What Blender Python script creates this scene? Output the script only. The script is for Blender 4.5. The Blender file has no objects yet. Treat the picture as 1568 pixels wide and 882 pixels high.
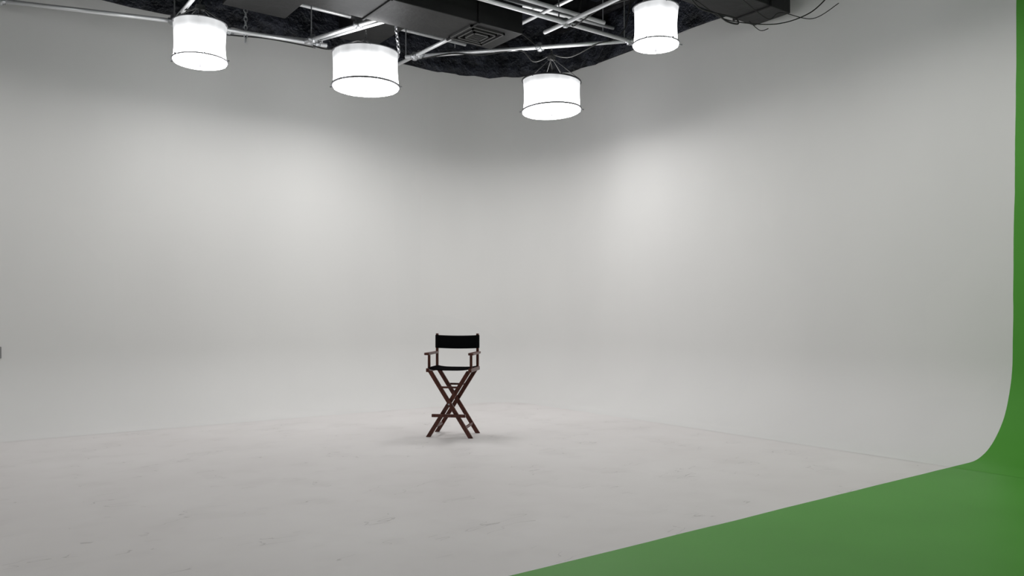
import bpy, bmesh, math, random
from mathutils import Vector, Matrix
random.seed(4)
S = bpy.context.scene
S.view_settings.view_transform = 'Standard'
S.view_settings.look = 'None'
COL = S.collection

# ------------------------------------------------------------ materials
def mat(name, color=(.5,.5,.5), rough=.5, metal=0., spec=.5):
    m = bpy.data.materials.new(name); m.use_nodes = True
    b = m.node_tree.nodes['Principled BSDF']
    b.inputs['Base Color'].default_value = (*color, 1)
    b.inputs['Roughness'].default_value = rough
    b.inputs['Metallic'].default_value = metal
    b.inputs['Specular IOR Level'].default_value = spec
    return m
def N(m, t, **kw):
    n = m.node_tree.nodes.new(t)
    for k, v in kw.items(): setattr(n, k, v)
    return n
def L(m, a, b): m.node_tree.links.new(a, b)
def math_node(m, op, a, b=None, c=None):
    n = N(m, 'ShaderNodeMath', operation=op)
    for i, v in enumerate((a, b, c)):
        if v is None: continue
        if isinstance(v, (int, float)): n.inputs[i].default_value = v
        else: L(m, v, n.inputs[i])
    return n.outputs[0]
def ramp(m, fac, stops):
    r = N(m, 'ShaderNodeValToRGB')
    cr = r.color_ramp
    while len(cr.elements) < len(stops): cr.elements.new(.5)
    for e, (p, c) in zip(cr.elements, stops):
        e.position = p; e.color = (*c, 1)
    L(m, fac, r.inputs[0]); return r.outputs[0]
def mix(m, fac, a, b):
    n = N(m, 'ShaderNodeMix', data_type='RGBA')
    if isinstance(fac, (int, float)): n.inputs[0].default_value = fac
    else: L(m, fac, n.inputs[0])
    for v, i in ((a, 6), (b, 7)):
        if isinstance(v, tuple): n.inputs[i].default_value = (*v, 1)
        else: L(m, v, n.inputs[i])
    return n.outputs[2]
def noise(m, vec, scale, detail=3, rough=.5):
    n = N(m, 'ShaderNodeTexNoise')
    n.inputs['Scale'].default_value = scale; n.inputs['Detail'].default_value = detail
    n.inputs['Roughness'].default_value = rough
    if vec is not None: L(m, vec, n.inputs['Vector'])
    return n.outputs['Fac']
def mapping(m, vec, sc):
    n = N(m, 'ShaderNodeMapping'); L(m, vec, n.inputs['Vector']); n.inputs['Scale'].default_value = sc
    return n.outputs[0]

EDGE_Y = 3.296
def paint(name, is_floor):
    m = mat(name, rough=.5 if is_floor else .62, spec=.3)
    bs = m.node_tree.nodes['Principled BSDF']
    pos = N(m, 'ShaderNodeNewGeometry').outputs['Position']
    if is_floor:
        big = noise(m, pos, .7, 4, .6)
        white = ramp(m, big, [(.3, (.755,.725,.72)), (.7, (.805,.78,.775))])
    else:
        pan = noise(m, mapping(m, pos, (.7,.7,.3)), 1.0, 2, .5)
        white = ramp(m, pan, [(.3, (.775,.768,.762)), (.7, (.81,.803,.795))])
        vo = N(m, 'ShaderNodeTexVoronoi', distance='CHEBYCHEV'); L(m, mapping(m, pos, (.55,.55,.45)), vo.inputs['Vector']); vo.inputs['Scale'].default_value = 1.0
        sc = N(m, 'ShaderNodeSeparateColor'); L(m, vo.outputs['Color'], sc.inputs[0])
        white = mix(m, math_node(m, 'MULTIPLY', sc.outputs[0], .12), white, (.70,.71,.715))
    gn = noise(m, pos, 1.3, 2)
    green = ramp(m, gn, [(.3, (.082,.335,.036)), (.7, (.092,.365,.043))])
    sep = N(m, 'ShaderNodeSeparateXYZ'); L(m, pos, sep.inputs[0])
    wob = math_node(m, 'MULTIPLY', math_node(m, 'SUBTRACT', noise(m, pos, 1.1, 4), .5), .03)
    e = math_node(m, 'ADD', sep.outputs[1], wob)
    mask = math_node(m, 'LESS_THAN', e, EDGE_Y)
    if is_floor:
        v = N(m, 'ShaderNodeTexVoronoi'); v.inputs['Scale'].default_value = 1.7; L(m, pos, v.inputs['Vector'])
        sc = N(m, 'ShaderNodeSeparateColor'); L(m, v.outputs['Color'], sc.inputs[0])
        size = math_node(m, 'MULTIPLY', math_node(m, 'POWER', sc.outputs[0], 3.0), .034)
        sp = math_node(m, 'LESS_THAN', v.outputs['Distance'], size)
        white = mix(m, math_node(m, 'MULTIPLY', sp, .85), white, (.06,.05,.045))
        n1 = noise(m, mapping(m, pos, (1.0,3.2,1)), 1.6, 2)
        line = math_node(m, 'LESS_THAN', math_node(m, 'ABSOLUTE', math_node(m, 'SUBTRACT', n1, .5)), .004)
        n2 = noise(m, pos, 2.3, 3)
        msk = math_node(m, 'GREATER_THAN', n2, .57)
        white = mix(m, math_node(m, 'MULTIPLY', math_node(m, 'MULTIPLY', line, msk), .30), white, (.25,.23,.22))
        smg = N(m, 'ShaderNodeMapRange'); L(m, n2, smg.inputs[0]); smg.inputs[1].default_value = .5; smg.inputs[2].default_value = .8
        smg.inputs[3].default_value = 0; smg.inputs[4].default_value = .18
        white = mix(m, smg.outputs[0], white, (.5,.47,.46))
    col = mix(m, mask, white, green)
    L(m, col, bs.inputs['Base Color'])
    bp = N(m, 'ShaderNodeBump'); bp.inputs['Strength'].default_value = .15; bp.inputs['Distance'].default_value = .05
    L(m, noise(m, pos, .9 if is_floor else 1.0, 1), bp.inputs['Height']); L(m, bp.outputs[0], bs.inputs['Normal'])
    return m
M_wall = paint('cyclorama_paint', False)
M_floor = paint('studio_floor_paint', True)

def blackish(name, c1, c2, scale, bump, rough):
    m = mat(name, c1, rough, 0, .4)
    bs = m.node_tree.nodes['Principled BSDF']
    pos = N(m, 'ShaderNodeNewGeometry').outputs['Position']
    n = noise(m, pos, scale, 5, .65)
    L(m, ramp(m, n, [(.4, c1), (.62, c2)]), bs.inputs['Base Color'])
    bp = N(m, 'ShaderNodeBump'); bp.inputs['Strength'].default_value = bump; bp.inputs['Distance'].default_value = .15
    L(m, n, bp.inputs['Height']); L(m, bp.outputs[0], bs.inputs['Normal'])
    return m
M_ins = blackish('black_insulation', (.004,.005,.008), (.040,.044,.060), 3.5, 1.0, .4)
M_duct = blackish('black_duct_metal', (.006,.006,.007), (.012,.012,.013), 1.5, .1, .5)
M_beam = blackish('black_steel', (.005,.005,.006), (.02,.02,.022), 6, .2, .5)
M_dark = mat('rear_wall_paint', (.32,.32,.32), .7)
M_vent = mat('vent_grey', (.09,.09,.09), .4, .5)
M_pipe = mat('galvanised_pipe', (.85,.86,.88), .38, .5)
M_clamp = mat('clamp_steel', (.45,.46,.48), .4, .8)
M_ring = mat('lantern_ring_steel', (.30,.30,.32), .4, .6)
M_ringb = mat('lantern_ring_black', (.03,.03,.035), .4, .3)
M_wire = mat('black_wire', (.015,.015,.015), .6)
M_can = mat('black_canvas', (.009,.009,.010), .95, 0, .0)
bs = M_can.node_tree.nodes['Principled BSDF']
tc = N(M_can, 'ShaderNodeTexCoord').outputs['Object']
bp = N(M_can, 'ShaderNodeBump'); bp.inputs['Strength'].default_value = .2; bp.inputs['Distance'].default_value = .001
L(M_can, noise(M_can, tc, 300, 2), bp.inputs['Height']); L(M_can, bp.outputs[0], bs.inputs['Normal'])
M_wood = mat('mahogany_wood', (.08,.025,.018), .35, 0, .4)
bs = M_wood.node_tree.nodes['Principled BSDF']
tc = N(M_wood, 'ShaderNodeTexCoord').outputs['Object']
L(M_wood, ramp(M_wood, noise(M_wood, mapping(M_wood, tc, (14,14,3)), 4, 5), [(.3, (.052,.013,.009)), (.7, (.13,.036,.023))]), bs.inputs['Base Color'])
M_plate = mat('plate_grey', (.25,.25,.25), .5)

def emis(name, col, top, bot, h):
    m = bpy.data.materials.new(name); m.use_nodes = True
    nt = m.node_tree; nt.nodes.clear()
    o = N(m, 'ShaderNodeOutputMaterial'); e = N(m, 'ShaderNodeEmission')
    e.inputs[0].default_value = (*col, 1)
    if top == bot: e.inputs[1].default_value = top
    else:
        # silk glow painted as an emission gradient, no bulb inside; weaker near the rim
        tc = N(m, 'ShaderNodeTexCoord').outputs['Object']
        sep = N(m, 'ShaderNodeSeparateXYZ'); L(m, tc, sep.inputs[0])
        mr = N(m, 'ShaderNodeMapRange')
        L(m, sep.outputs[2], mr.inputs[0])
        mr.inputs[1].default_value = h*.05; mr.inputs[2].default_value = h*.92
        mr.inputs[3].default_value = 1; mr.inputs[4].default_value = 0
        p = math_node(m, 'POWER', mr.outputs[0], 1.7)
        wr = math_node(m, 'MULTIPLY_ADD', noise(m, mapping(m, tc, (6,6,1.2)), 1.3, 1), .5, top-.25)
        L(m, math_node(m, 'MULTIPLY_ADD', p, bot, wr), e.inputs[1])
    L(m, e.outputs[0], o.inputs[0]); return m
SIDE_T, SIDE_B, BOT = .72, 12.0, 24.5
LC = (1.0, .988, .975)
M_side = emis('lantern_silk_lit', (.975,.988,1.0), SIDE_T, SIDE_B, .43)
M_bot = emis('lantern_diffuser_lit', LC, BOT, BOT, 1)

# ------------------------------------------------------------ mesh helpers
def obj(name, bm, m, parent=None, smooth=False, bevel=0):
    me = bpy.data.meshes.new(name)
    bmesh.ops.recalc_face_normals(bm, faces=bm.faces)
    bm.to_mesh(me); bm.free()
    if smooth:
        for p in me.polygons: p.use_smooth = True
    o = bpy.data.objects.new(name, me); COL.objects.link(o)
    for x in (m if isinstance(m, list) else [m]): me.materials.append(x)
    if parent: o.parent = parent
    if bevel:
        md = o.modifiers.new('bevel', 'BEVEL'); md.width = bevel; md.segments = 2; md.limit_method = 'ANGLE'
    return o
def empty(name, loc=(0,0,0), rz=0):
    e = bpy.data.objects.new(name, None); COL.objects.link(e)
    e.location = loc; e.rotation_euler = (0,0,rz); e.empty_display_size = .2; return e
def hexa(bm, pts):
    v = [bm.verts.new(p) for p in pts]
    for f in ((0,1,2,3),(4,7,6,5),(0,4,5,1),(1,5,6,2),(2,6,7,3),(3,7,4,0)):
        bm.faces.new([v[i] for i in f])
def box(bm, x0,x1,y0,y1,z0,z1):
    hexa(bm, [(x0,y0,z0),(x1,y0,z0),(x1,y1,z0),(x0,y1,z0),(x0,y0,z1),(x1,y0,z1),(x1,y1,z1),(x0,y1,z1)])
def tube(bm, pts, r, seg=12, closed=False, caps=True):
    pts = [Vector(p) for p in pts]; n = len(pts); rings = []
    prev = None
    for i, p in enumerate(pts):
        if closed: d = pts[(i+1)%n]-pts[i-1]
        else: d = pts[min(i+1,n-1)]-pts[max(i-1,0)]
        d.normalize()
        if prev is None:
            a = Vector((0,0,1)) if abs(d.z) < .9 else Vector((1,0,0))
        else: a = prev
        u = (a - d*a.dot(d)).normalized(); prev = u; w = d.cross(u)
        rings.append([bm.verts.new(p+u*math.cos(t)*r+w*math.sin(t)*r) for t in [2*math.pi*k/seg for k in range(seg)]])
    m_ = n if closed else n-1
    for i in range(m_):
        A, B = rings[i], rings[(i+1)%n]
        for k in range(seg):
            bm.faces.new((A[k],A[(k+1)%seg],B[(k+1)%seg],B[k]))
    if not closed and caps:
        bm.faces.new(rings[0][::-1]); bm.faces.new(rings[-1])
def ring(bm, c, R, r, n=64, seg=8, tilt=(0,0)):
    tube(bm, [(c[0]+R*math.cos(t), c[1]+R*math.sin(t), c[2]+tilt[0]*math.cos(t)+tilt[1]*math.sin(t)) for t in [2*math.pi*k/n for k in range(n)]], r, seg, closed=True)
def chain(bm, p0, p1, l=.045, r=.005):
    p0, p1 = Vector(p0), Vector(p1); d = p1-p0; n = max(2, int(d.length/(l*.75))); d.normalize()
    a = Vector((1,0,0)) if abs(d.x) < .9 else Vector((0,1,0))
    u = (a-d*a.dot(d)).normalized(); w = d.cross(u)
    for i in range(n):
        c = p0+(p1-p0)*((i+.5)/n); s = u if i % 2 else w
        tube(bm, [c+d*math.sin(t)*l*.5+s*math.cos(t)*l*.3 for t in [2*math.pi*k/8 for k in range(8)]], r, 5, closed=True)
def smooth_curve(pts, k=10):
    P = [Vector(p) for p in pts]; out = []
    for i in range(len(P)-1):
        a,b,c,d = P[max(i-1,0)],P[i],P[i+1],P[min(i+2,len(P)-1)]
        for s in range(k):
            t = s/k
            out.append(.5*((2*b)+(c-a)*t+(2*a-5*b+4*c-d)*t*t+(3*b-a-3*c+d)*t**3))
    out.append(P[-1]); return out

# ------------------------------------------------------------ room shell
XR, YB, XL, YR = 8.59, 11.23, -5.0, -4.0
RC, R, H, CEIL = 1.9, .92, 5.45, 6.3
path = []
for i in range(28): path.append((XL+(XR-RC-XL)*i/28, YB, 0, -1))
for i in range(25):
    a = math.pi/2*(1-i/24)
    path.append((XR-RC+RC*math.cos(a), YB-RC+RC*math.sin(a), -math.cos(a), -math.sin(a)))
for i in range(1, 31): path.append((XR, YB-RC-(YB-RC-YR)*i/30, -1, 0))
prof = [(1.3,.001),(1.1,.001),(R,.001)]
for i in range(1, 25):
    t = math.pi/2*i/24; prof.append((R-R*math.sin(t), R-R*math.cos(t)+.001))
for i in range(1, 16):
    z = R+(H-R)*i/15; prof.append((-.03*(z-R), z))
def sweep(name, profile, m, jitter=0):
    bm = bmesh.new(); g = []
    for k, (x,y,nx,ny) in enumerate(path):
        row = []
        for j, (o,z) in enumerate(profile):
            zz = z + (jitter*(math.sin(k*1.7)+.6*math.sin(k*.6+2)) if j == 0 else 0)
            row.append(bm.verts.new((x+nx*o, y+ny*o, zz)))
        g.append(row)
    for a, b in zip(g, g[1:]):
        for j in range(len(profile)-1): bm.faces.new((a[j],a[j+1],b[j+1],b[j]))
    o = obj(name, bm, m, smooth=True); return o
sweep('wall_cyclorama', prof, M_wall)
sweep('wall_insulation_band', [(-.10,5.43),(-.08,5.5),(-.12,5.8),(-.12,CEIL)], M_ins, .015)

bm = bmesh.new(); box(bm, XL, XR+.16, YR, YB+.16, -.1, 0); obj('floor', bm, M_floor)
bm = bmesh.new(); box(bm, XL, XR+.16, YR, YB+.16, CEIL, CEIL+.1); obj('ceiling', bm, M_ins)
bm = bmesh.new(); box(bm, XL-.1, XL, YR, YB+.16, 0, CEIL); obj('wall_left', bm, M_wall)
bm = bmesh.new(); box(bm, XL, XR+.16, YR-.1, YR, 0, CEIL); obj('wall_rear', bm, M_dark)

bm = bmesh.new()
for i in range(9):
    y = -3+i*1.75
    box(bm, XL, XR+.1, y-.06, y+.06, 5.98, CEIL)
    box(bm, XL, XR+.1, y-.12, y+.12, 5.95, 5.98)
for i in range(6):
    x = -4+i*2.5
    box(bm, x-.05, x+.05, YR, YB+.1, 6.1, CEIL)
obj('ceiling_joists', bm, M_beam)

# ------------------------------------------------------------ ducts
def duct(name, x0,x1,y0,y1,z0,z1, vent=None, hang=True):
    e = empty(name, ((x0+x1)/2,(y0+y1)/2,z0))
    cx, cy = e.location.x, e.location.y
    bm = bmesh.new(); box(bm, x0-cx,x1-cx,y0-cy,y1-cy,0,z1-z0)
    k = x0+1.2
    while k < x1-.1:
        box(bm, k-cx-.015,k-cx+.015,y0-cy-.02,y1-cy+.02,-.02,z1-z0+.02); k += 1.2
    obj('duct_body', bm, M_duct, e, bevel=.008)
    if hang:
        bm = bmesh.new()
        k = x0+.3
        while k < x1:
            for yy in (y0+.03, y1-.03): tube(bm, [(k-cx,yy-cy,z1-z0),(k-cx,yy-cy,CEIL-z0)], .008, 6)
            k += 1.6
        obj('hanger_rods', bm, M_beam, e)
    if vent:
        vx, vy, s = vent; bm = bmesh.new()
        for i, q in enumerate((s, s*.72, s*.46)):
            w = .022; z = -.012-.006*i
            vx_, vy_ = vx-cx, vy-cy
            box(bm, vx_-q,vx_+q,vy_-q,vy_-q+w,z-.01,0); box(bm, vx_-q,vx_+q,vy_+q-w,vy_+q,z-.01,0)
            box(bm, vx_-q,vx_-q+w,vy_-q,vy_+q,z-.01,0); box(bm, vx_+q-w,vx_+q,vy_-q,vy_+q,z-.01,0)
        for i in range(5):
            yy = vy-cy-s*.3+i*s*.15
            box(bm, vx-cx-s*.4, vx-cx+s*.4, yy-.006, yy+.006, -.03, 0)
        obj('vent_grille', bm, M_vent, e)
duct('air_duct', -3, 6.08, 8.0, 8.72, 4.95, 5.32, vent=(5.62, 8.37, .26))
duct('air_duct', 6.9, 8.5, 5.73, 6.26, 5.07, 5.5)
duct('air_duct', 4.9, 5.5, 8.9, 11.0, 5.5, 5.85)
duct('air_duct', 2.8, 6.3, 6.8, 7.6, 5.35, 5.75)
duct('air_duct', 2.9, 3.7, 9.3, 10.0, 5.22, 5.6)

# ------------------------------------------------------------ pipe grid
ZG = 5.05
g = empty('ceiling_pipe_grid', (5, 8, ZG))
def gp(p): return (p[0]-5, p[1]-8, p[2]-ZG if len(p) > 2 else 0)
bm = bmesh.new(); cl = bmesh.new(); rd = bmesh.new()
pipes = [((-3,11.1),(.63,11.0)),((.63,11.0),(2.43,10.46)),((2.43,10.46),(4.35,10.17)),
  ((3.1,10.45),(4.3,10.2,ZG+.05)),
  ((5.45,9.95),(7.6,7.53)),
  ((2.5,7.6),(7.75,7.57)),((2.5,7.48,ZG+.09),(7.0,7.46,ZG+.09)),
  ((6.46,-3),(6.44,8.0)),((2.46,-3),(2.46,7.95)),((2.45,8.76),(2.44,10.6)),
  ((5.57,8.76),(5.52,10.35)),
  ((4.50,8.76),(4.04,10.25)),((4.72,8.76,ZG+.05),(4.25,10.1,ZG+.05)),
  ((6.35,8.9,5.75),(8.4,8.75,5.75)),((6.9,7.2,5.6),(6.9,10.2,5.6)),((3.2,10.6,5.7),(6.9,10.6,5.7)),
  ((-3.2,3),(7.6,3)),((-3.2,5.2),(7.6,5.2,ZG+.05)),((0,-3),(0,7.95,ZG+.05)),((-3.2,.4),(7.6,.4))]
for a, b in pipes:
    tube(bm, [gp(a), gp(b)], .026, 14)
joints = [(.63,11.0),(2.43,10.46),(4.2,10.19),(5.55,9.86),(6.45,7.59),(7.56,7.57),(5.57,9.75),(4.1,10.05),(6.46,5.2),(6.46,3),(2.46,3),(2.46,5.2),(3.1,10.42),
  (4.36,9.2),(6.75,8.49)]
for j in joints:
    x,y,z = gp(j)
    tube(cl, [(x,y,-.05),(x,y,.06)], .034, 12)
    tube(cl, [(x-.06,y+.01,0),(x+.06,y-.01,0)], .034, 12)
    tube(cl, [(x+.05,y-.05,.02),(x+.05,y+.05,.02)], .012, 8)
for j in [(.63,11.0),(2.43,10.4),(6.45,7.72),(7.5,7.6),(4.1,10.1),(5.54,10.1),(6.46,3.1),(2.46,3.1),(6.46,-1),(2.46,-1)]:
    x,y,z = gp(j); tube(rd, [(x,y,.02),(x,y,CEIL-ZG)], .009, 6)
for j in [(6.5,8.89),(8.2,8.77),(6.9,7.4),(6.9,10.0),(3.4,10.6),(6.7,10.6)]:
    x,y,z = gp(j); tube(rd, [(x,y,.56),(x,y,CEIL-ZG)], .009, 6)
chain(rd, gp((3.3,10.35,4.93)), gp((3.3,10.35,5.6)), .07, .008)
chain(rd, gp((5.0,9.3,4.85)), gp((4.95,9.4,5.6)), .07, .008)
obj('pipes', bm, M_pipe, g, smooth=True); obj('clamps', cl, M_clamp, g, smooth=True); obj('hanger_chains', rd, M_clamp, g)
bm = bmesh.new()
for c in [[(2.51,9.53,4.98),(2.46,9.7,4.96),(2.44,10.0,5.04),(2.42,10.3,5.0),(2.6,10.5,5.02),(3.1,10.4,5.0),(3.6,10.35,5.04),(4.2,10.2,5.0)],
          [(4.53,9.33,4.95),(4.6,9.45,4.88),(4.55,9.6,5.0),(4.3,9.9,4.92),(4.15,10.15,5.0)],
          [(6.87,8.38,4.95),(6.7,8.55,4.86),(6.55,8.7,5.03),(6.2,9.1,5.0),(5.9,9.4,5.04),(5.6,9.75,5.0)],
          [(6.87,8.38,4.95),(7.05,8.2,4.90),(7.25,7.9,5.03),(7.5,7.6,5.2),(7.6,7.5,6.2)],
          [(6.75,8.5,5.05),(6.5,8.75,5.35),(6.1,8.9,5.6),(5.6,9.2,6.1)],
          [(6.38,5.98,4.97),(6.46,6.3,4.98),(6.46,6.9,5.04),(6.5,7.5,5.0),(6.7,7.6,5.3),(6.9,7.7,6.2)]]:
    tube(bm, [gp(p) for p in smooth_curve(c)], .010, 6)
obj('power_cords', bm, M_wire, g, smooth=True)

# ------------------------------------------------------------ lanterns
def lantern(x, y, zb, dia, h, hookz, tilt=(0,0), blacktop=False, rr_=.009, topskew=(0,0)):
    e = empty('lantern_light', (x,y,zb)); R_ = dia/2
    bm = bmesh.new(); n = 48; rows = 6; G = []
    for j in range(rows+1):
        f = j/rows; row = []
        for k in range(n):
            t = 2*math.pi*k/n
            q = R_-.006+.006*math.sin(9*t+3*f)+.004*math.sin(19*t)-.012*math.sin(math.pi*f)
            row.append(bm.verts.new((q*math.cos(t), q*math.sin(t),
                f*h+(tilt[0]*math.cos(t)+tilt[1]*math.sin(t))*(1-f)+(topskew[0]*math.cos(t)+topskew[1]*math.sin(t))*f)))
        G.append(row)
    for a,b in zip(G,G[1:]):
        for k in range(n): bm.faces.new((a[k],a[(k+1)%n],b[(k+1)%n],b[k]))
    obj('silk_drum', bm, M_side, e, smooth=True)
    n = 40
    bm = bmesh.new(); c = bm.verts.new((0,0,-.02)); cur = []
    for k in range(n):
        t = 2*math.pi*k/n
        cur.append(bm.verts.new((R_*.985*math.cos(t), R_*.985*math.sin(t), tilt[0]*math.cos(t)+tilt[1]*math.sin(t))))
    for k in range(n): bm.faces.new((c,cur[k],cur[(k+1)%n]))
    obj('bottom_diffuser', bm, M_bot, e)
    bm = bmesh.new(); ring(bm, (0,0,.025), R_+.006, rr_, tilt=tilt)
    for k in range(6):
        t = k*math.pi/3+.4; z = .025+tilt[0]*math.cos(t)+tilt[1]*math.sin(t)
        tube(bm, [((R_-.01)*math.cos(t),(R_-.01)*math.sin(t),z),((R_+.045)*math.cos(t),(R_+.045)*math.sin(t),z-.006)], .008, 8)
    obj('bottom_ring', bm, M_ring, e, smooth=True)
    bm = bmesh.new(); ring(bm, (0,0,h), R_+.002, .011 if blacktop else .007, tilt=topskew)
    for k in range(3):
        t = k*math.pi/3+.2
        tube(bm, [(R_*math.cos(t),R_*math.sin(t),h),(-R_*math.cos(t),-R_*math.sin(t),h)], .008, 8)
    obj('top_ring', bm, M_ringb if blacktop else M_ring, e, smooth=True)
    bm = bmesh.new(); tube(bm, [(0,0,h-.03),(0,0,h+.09)], .07, 20); tube(bm, [(0,0,h+.09),(0,0,h+.12)], .045, 20)
    tube(bm, [(0,0,-.02),(0,0,-.05)], .012, 8)
    obj('lamp_housing', bm, M_ringb, e)
    bm = bmesh.new(); ap = Vector((0, 0, hookz-zb))
    for k in range(6):
        t = k*math.pi/3+.2
        tube(bm, [(R_*math.cos(t),R_*math.sin(t),h), ap*.97], .0055, 5)
    tube(bm, [(0,0,h+.1),(.03,.02,(h+ap.z)/2),(-.03,0,ap.z*.95),ap], .012, 6)
    chain(bm, ap, ap+Vector((0,0,.12)), .05, .006)
    box(bm, -.05,.05,-.03,.03, ap.z-.06, ap.z-.01)
    obj('suspension_wires', bm, M_wire, e)
lantern(2.51, 9.53, 4.30, .595, .45, 4.98)
lantern(4.53, 9.33, 4.30, .85, .445, 4.93, rr_=.014)
lantern(6.87, 8.38, 4.15, .80, .42, 4.93, tilt=(.01,-.015), blacktop=True, rr_=.013, topskew=(-.012,.01))
lantern(6.38, 5.98, 4.30, .49, .42, 4.95)
# unseen lanterns added out of frame as fill for walls, floor and green
for p, d in [((6.3,1.2),.80),((6.6,3.8),.62),((3.4,4.2),.60),((-.4,5.0),.65),((-.3,9.1),.70)]:
    lantern(p[0], p[1], 4.45, d, .45, 5.03)

# ------------------------------------------------------------ cables near duct
e = empty('hanging_cables', (7.5,5.8,5.0))
o_ = Vector((7.5,5.8,5.0))
bm = bmesh.new()
for pts, r in [([(6.95,6.1,5.06),(7.15,6.05,5.0),(7.41,5.96,4.86),(7.6,5.82,4.79),(7.97,5.55,4.77),(8.28,5.32,4.90),(8.5,5.17,5.15)], .007),
            ([(6.9,6.0,5.06),(7.2,6.05,4.93),(7.55,5.85,4.84),(7.62,5.84,4.78),(7.5,5.9,4.80),(7.38,5.95,4.88)], .010),
            ([(7.5,5.75,5.06),(7.85,5.6,4.82),(8.0,5.52,4.9),(8.3,5.3,4.83),(8.52,5.1,5.0)], .005),
            ([(7.7,5.74,4.80),(7.82,5.68,4.70),(7.9,5.62,4.72)], .005)]:
    tube(bm, [p-o_ for p in smooth_curve(pts)], r, 6)
obj('cable_run', bm, M_wire, e, smooth=True)

# wall outlet
e = empty('wall_outlet', (.61, YB-.012, .90))
bm = bmesh.new(); box(bm, -.05,.05,-.012,.012,-.07,.07); obj('cover_plate', bm, M_plate, e, bevel=.004)
bm = bmesh.new(); box(bm, -.018,.018,-.016,-.01,.012,.045); box(bm, -.018,.018,-.016,-.01,-.045,-.012); obj('sockets', bm, M_ringb, e)

# ------------------------------------------------------------ director's chair
ch = empty('directors_chair', (4.72, 7.50, .001), math.radians(-45.5))
def cbox(name, *b, m=M_wood, bev=.004):
    bm = bmesh.new(); box(bm, *b); return obj(name, bm, m, ch, bevel=bev)
W = .238
def leg(name, xt, xb, y0, zt=.735, w=.045, t=.026):
    a = math.atan2(zt, abs(xt-xb)); hw = w/math.sin(a)/2
    bm = bmesh.new()
    hexa(bm, [(xb-hw,y0-t/2,0),(xb+hw,y0-t/2,0),(xb+hw,y0+t/2,0),(xb-hw,y0+t/2,0),(xt-hw,y0-t/2,zt),(xt+hw,y0-t/2,zt),(xt+hw,y0+t/2,zt),(xt-hw,y0+t/2,zt)])
    return obj(name, bm, M_wood, ch, bevel=.003)
leg('leg_front_1', -W+.02, W+.005, -.205); leg('leg_front_2', W-.02, -W-.005, -.179)
leg('leg_back_1', -W+.02, W+.005, .179); leg('leg_back_2', W-.02, -W-.005, .205)
for s, n in ((-1,'left'),(1,'right')):
    cbox('seat_rail_'+n, s*W-.018, s*W+.018, -.235, .235, .722, .764)
    xs = s*(W-.06)
    cbox('stretcher_'+n, xs-.012, xs+.012, -.19, .2, .095, .125)
    bm = bmesh.new(); tube(bm, [(s*W,-.165,.76),(s*W,-.165,.80),(s*W,-.165,.86),(s*W,-.165,.918)], .0155, 14)
    obj('arm_post_'+n, bm, M_wood, ch, smooth=False)
    cbox('back_post_'+n, s*W-.014, s*W+.014, .178, .212, .755, 1.140)
    bm = bmesh.new(); out = []
    hw = .030
    for k in range(9):
        t = math.pi+math.pi*k/8; out.append((s*(W+.010)+hw*math.cos(t), -.225+hw*math.sin(t)))
    out += [(s*(W+.010)+hw*.8, .215), (s*(W+.010)-hw*.8, .215)]
    lo = [bm.verts.new((x,y,.910)) for x,y in out]; hi = [bm.verts.new((x,y,.936)) for x,y in out]
    bm.faces.new(lo); bm.faces.new(hi)
    for k in range(len(out)): bm.faces.new((lo[k],lo[(k+1)%len(out)],hi[(k+1)%len(out)],hi[k]))
    obj('armrest_'+n, bm, M_wood, ch, bevel=.004)
    cbox('back_sleeve_'+n, s*W-.019, s*W+.019, .172, .218, .972, 1.124, m=M_can, bev=.008)
cbox('footrest', -.19, .19, -.245, -.216, .228, .262)
cbox('brace_front', -.115, .115, -.225, -.21, .545, .567); cbox('brace_back', -.115, .115, .215, .23, .545, .567)
bm = bmesh.new()
for yy in (-.225, .225): tube(bm, [(0,yy-.0,.368),(0,yy*.75,.368)], .010, 10)
obj('pivot_bolts', bm, M_clamp, ch, smooth=True)
def cloth(name, f, nu, nv, th):
    bm = bmesh.new(); G = [[bm.verts.new(f(i/nu, j/nv)) for j in range(nv+1)] for i in range(nu+1)]
    for i in range(nu):
        for j in range(nv): bm.faces.new((G[i][j],G[i+1][j],G[i+1][j+1],G[i][j+1]))
    o = obj(name, bm, M_can, ch, smooth=True); md = o.modifiers.new('s','SOLIDIFY'); md.thickness = th; md.offset = 0
cloth('seat_canvas', lambda u,v: ((u-.5)*2*W, -.215+.43*v, .766-.018*(1-(2*u-1)**4)), 20, 10, .016)
cloth('back_canvas', lambda u,v: ((u-.5)*2*W, .178+.035*(1-(2*u-1)**2), .972+.15*v-.008*(1-(2*u-1)**2)), 20, 8, .005)

# ------------------------------------------------------------ world + camera
w = bpy.data.worlds.new('world'); S.world = w; w.use_nodes = True
w.node_tree.nodes['Background'].inputs[0].default_value = (.02,.02,.022,1)
cam = bpy.data.cameras.new('camera'); co = bpy.data.objects.new('camera', cam); COL.objects.link(co)
co.location = (0,0,1.37); co.rotation_euler = (math.radians(90), 0, -math.atan2(.594,.804))
cam.sensor_width = 36; cam.lens = 27.55; cam.shift_y = .0249; cam.clip_start = .05
S.camera = co
